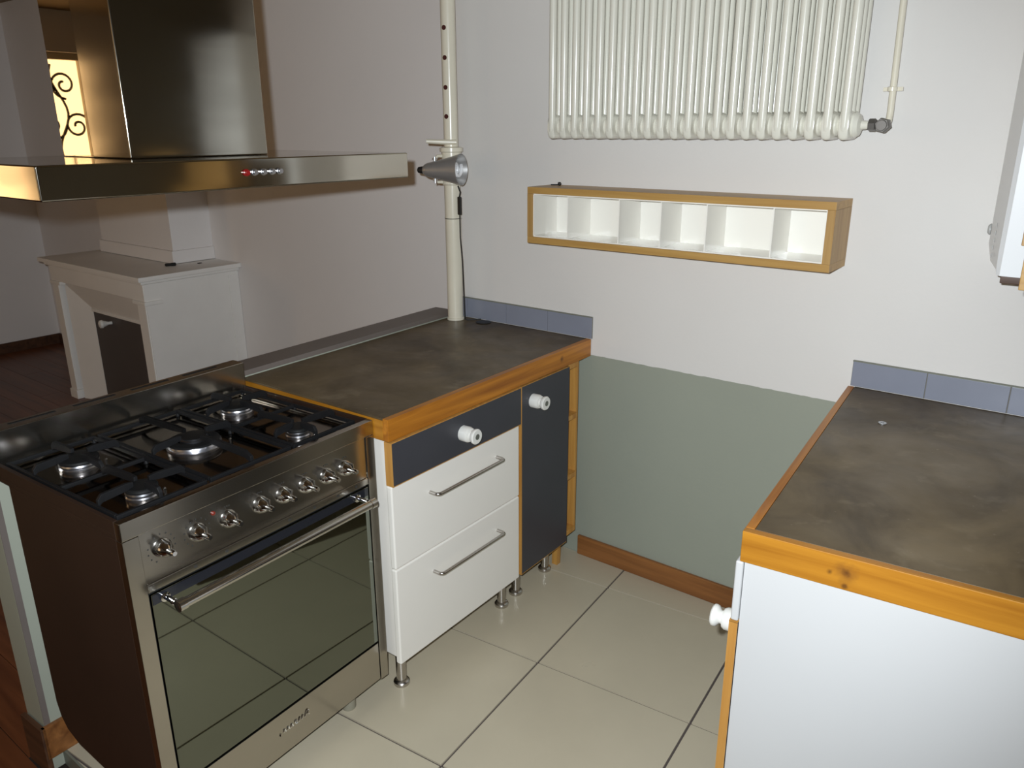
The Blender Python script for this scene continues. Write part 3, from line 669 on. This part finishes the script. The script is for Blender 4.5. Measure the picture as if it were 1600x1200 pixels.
MB().lathe([(0.012, -0.0265), (0.0135, -0.0225), (0.0135, -0.018)], (xv+0.017, YC, -0.001), (0, 1, 0), 20).build('valve_cap', 'brass_dark', vb)
MB().tube([(xv+0.017, YC+0.010, 0.0), (xv+0.017, -0.060, 0.002), (xv+0.017, -0.046, 0.010), (xv+0.017, -0.042, 0.03), (0.002, -0.040, 0.3), (0.0, -0.040, 0.873)], 0.0085, 14).build('pipe', 'cream', vp)
pc = MB().lathe([(0.0095, 0), (0.0125, 0.001), (0.0125, 0.011), (0.0095, 0.012)], (0.004, -0.040, 0.083), (0, 0, 1), 16).box(-0.020, 0.028, -0.034, -0.028, 0.084, 0.094).box(-0.002, 0.010, -0.030, -0.0005, 0.085, 0.093)
pc.build('pipe_clip', 'cream', vp, 0.0005)

# ------------------------------------------------------------------ wall shelf
ws = thing('wall_shelf', 'long oak box shelf with six white compartments under the radiator', 'shelf', (-1.650, 0, 1.240))
LW, LH, LD, TH = 1.028, 0.190, 0.150, 0.022
B(0, LW, -LD, -0.0008, LH-TH, LH).build('top_board', 'ply_x', ws, 0.001)
B(0, LW, -LD, -0.0008, 0, TH).build('bottom_board', 'ply_x', ws, 0.001)
B(0, TH, -LD, -0.0008, TH+0.0002, LH-TH-0.0002).build('end_board', 'ply_z', ws)
B(LW-TH, LW, -LD, -0.0008, TH+0.0002, LH-TH-0.0002).build('end_board', 'ply_z', ws)
B(TH+0.0002, LW-TH-0.0002, -0.006, -0.001, TH+0.0002, LH-TH-0.0002).build('back_panel', 'white_gloss', ws)
B(TH+0.0002, LW-TH-0.0002, -LD+0.006, -0.0062, TH+0.0002, TH+0.004).build('base_liner', 'white_gloss', ws)
B(TH+0.0002, LW-TH-0.0002, -LD+0.006, -0.0062, LH-TH-0.004, LH-TH-0.0002).build('top_liner', 'white_gloss', ws)
for xx in (TH+0.0002, LW-TH-0.0032): B(xx, xx+0.003, -LD+0.004, -0.0062, TH+0.0042, LH-TH-0.0042).build('side_liner', 'white_gloss', ws)
for dxx in (-1.483, -1.287, -1.139, -0.989, -0.789):
    xx = dxx+1.650; B(xx-0.004, xx, -LD+0.003, -0.0062, TH+0.0042, LH-TH-0.0042).build('divider', 'white_gloss', ws)
pn = thing('push_pin', 'small black pin lying on top of the oak wall shelf', 'pin', (-1.60, -0.05, 1.4302))
MB().lathe([(0.002, -0.018), (0.002, 0.006)], (0, 0, 0.003), (0.8, 0.6, 0), 8).build('shaft', 'black_plastic', pn)
MB().lathe([(0.004, 0.006), (0.006, 0.009), (0.006, 0.016), (0.003, 0.018)], (0, 0, 0.006), (0.8, 0.6, 0), 10).build('head', 'black_plastic', pn)

# ------------------------------------------------------------------ right run: frame KR
KRo, KRa = (-0.568, -0.005, 0), 5.3
cr = thing('worktop', 'grey-brown worktop with knotted oak edging on the right-hand cabinet', 'worktop', KRo, KRa)
MB().prism([(0.0185, 0.0005), (0.0185, -1.0285), (0.652, -1.0285), (0.652, -0.0595)], 0.828, 0.8895).build('slab', 'stone', cr, 0.0015)
B(0.0, 0.018, -1.0285, -0.003, 0.824, 0.890).build('side_edging', 'oak_y', cr, 0.002)
B(0.0, 0.652, -1.048, -1.029, 0.824, 0.890).build('front_edging', 'oak_x', cr, 0.002)
upstand('tile_upstand', 'row of grey-blue tiles behind the right-hand worktop', [-0.562, -0.363, -0.162, 0.038], -0.0005, 0.8905, 0.966)
rc = thing('base_cabinet', 'white end cabinet with oak-edged door under the right-hand worktop', 'cabinet', KRo, KRa)
B(0.008, 0.650, -1.040, -1.020, 0.02, 0.8225).build('end_panel', 'white_pan', rc, 0.001)
B(0.030, 0.650, -1.0195, -0.10, 0.10, 0.8225).build('carcass', 'white_lam', rc, 0.001)
tf = B(-0.0085, 0.007, -1.045, -0.45, 0.688, 0.8215).build('drawer', 'white_pan', rc, 0.004, 3)
dd = B(-0.009, 0.007, -1.042, -0.45, 0.10, 0.684).build('door', 'black_lam', rc, 0.0005)
B(-0.010, 0.0072, -1.0455, -1.0422, 0.098, 0.686).build('edge_strip', 'ply', dd)
B(-0.0102, 0.0072, -1.0455, -0.45, 0.6842, 0.6865).build('edge_strip', 'ply', dd)
porcelain_knob(dd, (-0.0092, -0.975, 0.640), (-1, 0, 0))
for (x, y) in ((0.06, -0.97), (0.6, -0.97), (0.06, -0.2), (0.6, -0.2)): cab_leg(rc, x, y, 0.0995 if y > -0.9 else 0.0995)
B(0.05, 0.6, -1.03, -1.022, 0.0003, 0.0195).build('kick_strip', 'white_lam', rc)
wsr = MB().lathe([(0.010, 0), (0.010, 0.0018), (0.0048, 0.0018), (0.0048, 0)], (0, 0, 0), (0, 0, 1), 24, closed=True).build('washer', 'zinc'); wsr.location = (-0.406, -0.281, 0.8902)
tag(wsr, 'small zinc washer lying on the right-hand worktop', 'washer')

# ------------------------------------------------------------------ boiler and wall cupboard at the right edge
bo = thing('wall_boiler', 'white wall-hung boiler cut off by the right picture edge', 'boiler', (-0.272, -0.001, 1.285))
body = MB()
pl = [(0.0, 0.0), (0.0, -0.02), (0.006, -0.06), (0.045, -0.205), (0.056, -0.215), (0.38, -0.215), (0.38, 0.0)]
vs = []; 
for (z, s) in ((0.0, 0.030), (0.012, 0.012), (0.05, 0.0), (0.72, 0.0)):
    vs += [(x+s*(1.0 if y > -0.03 else 0.75 if y > -0.1 else 0.12) if x < 0.05 else x, y, z) for x, y in pl]
n = len(pl); fs = [tuple(range(n))[::-1], tuple(range(3*n, 4*n))]
for k in range(3):
    for i in range(n): fs.append((k*n+i, k*n+(i+1) % n, (k+1)*n+(i+1) % n, (k+1)*n+i))
body.add(vs, fs); body.build('casing', 'boiler', bo, ang=15)
B(0.058, 0.375, -0.208, -0.004, -0.018, -0.0005).build('dark_bottom_strip', 'dark_skirt', bo, 0.002)  # dark brown strip below the casing, slightly set in
MB().lathe([(0.014, 0), (0.014, 0.004), (0.010, 0.008)], (0.0, -0.012, 0.085), (-1, 0, 0), 18).build('screw_cap', 'boiler_side', bo)
for k in range(5):
    z = 0.03+k*0.018; y = -0.12
    px = 0.006+0.039*((-0.12+0.06)/-0.145)
    MB().box(px-0.0006, px+0.0004, y-0.003, y+0.003, z, z+0.010).build('printed_mark', 'boiler_side', bo)
cu = thing('wall_box', 'oak box shelf barely entering at the right picture edge', 'shelf', (-0.146, -0.56, 1.300))
B(0, 0.29, 0, 0.09, 0.014, 0.092).build('lower_board', 'ply_x', cu, 0.002)
B(-0.014, 0.29, 0.06, 0.16, 0.0925, 0.22).build('upper_board', 'ply_z', cu, 0.002)
B(0.016, 0.29, 0.01, 0.09, 0.0, 0.0137).build('underside_shade', 'black_plastic', cu, 0.002)  # black strip below the board paints in its shaded underside
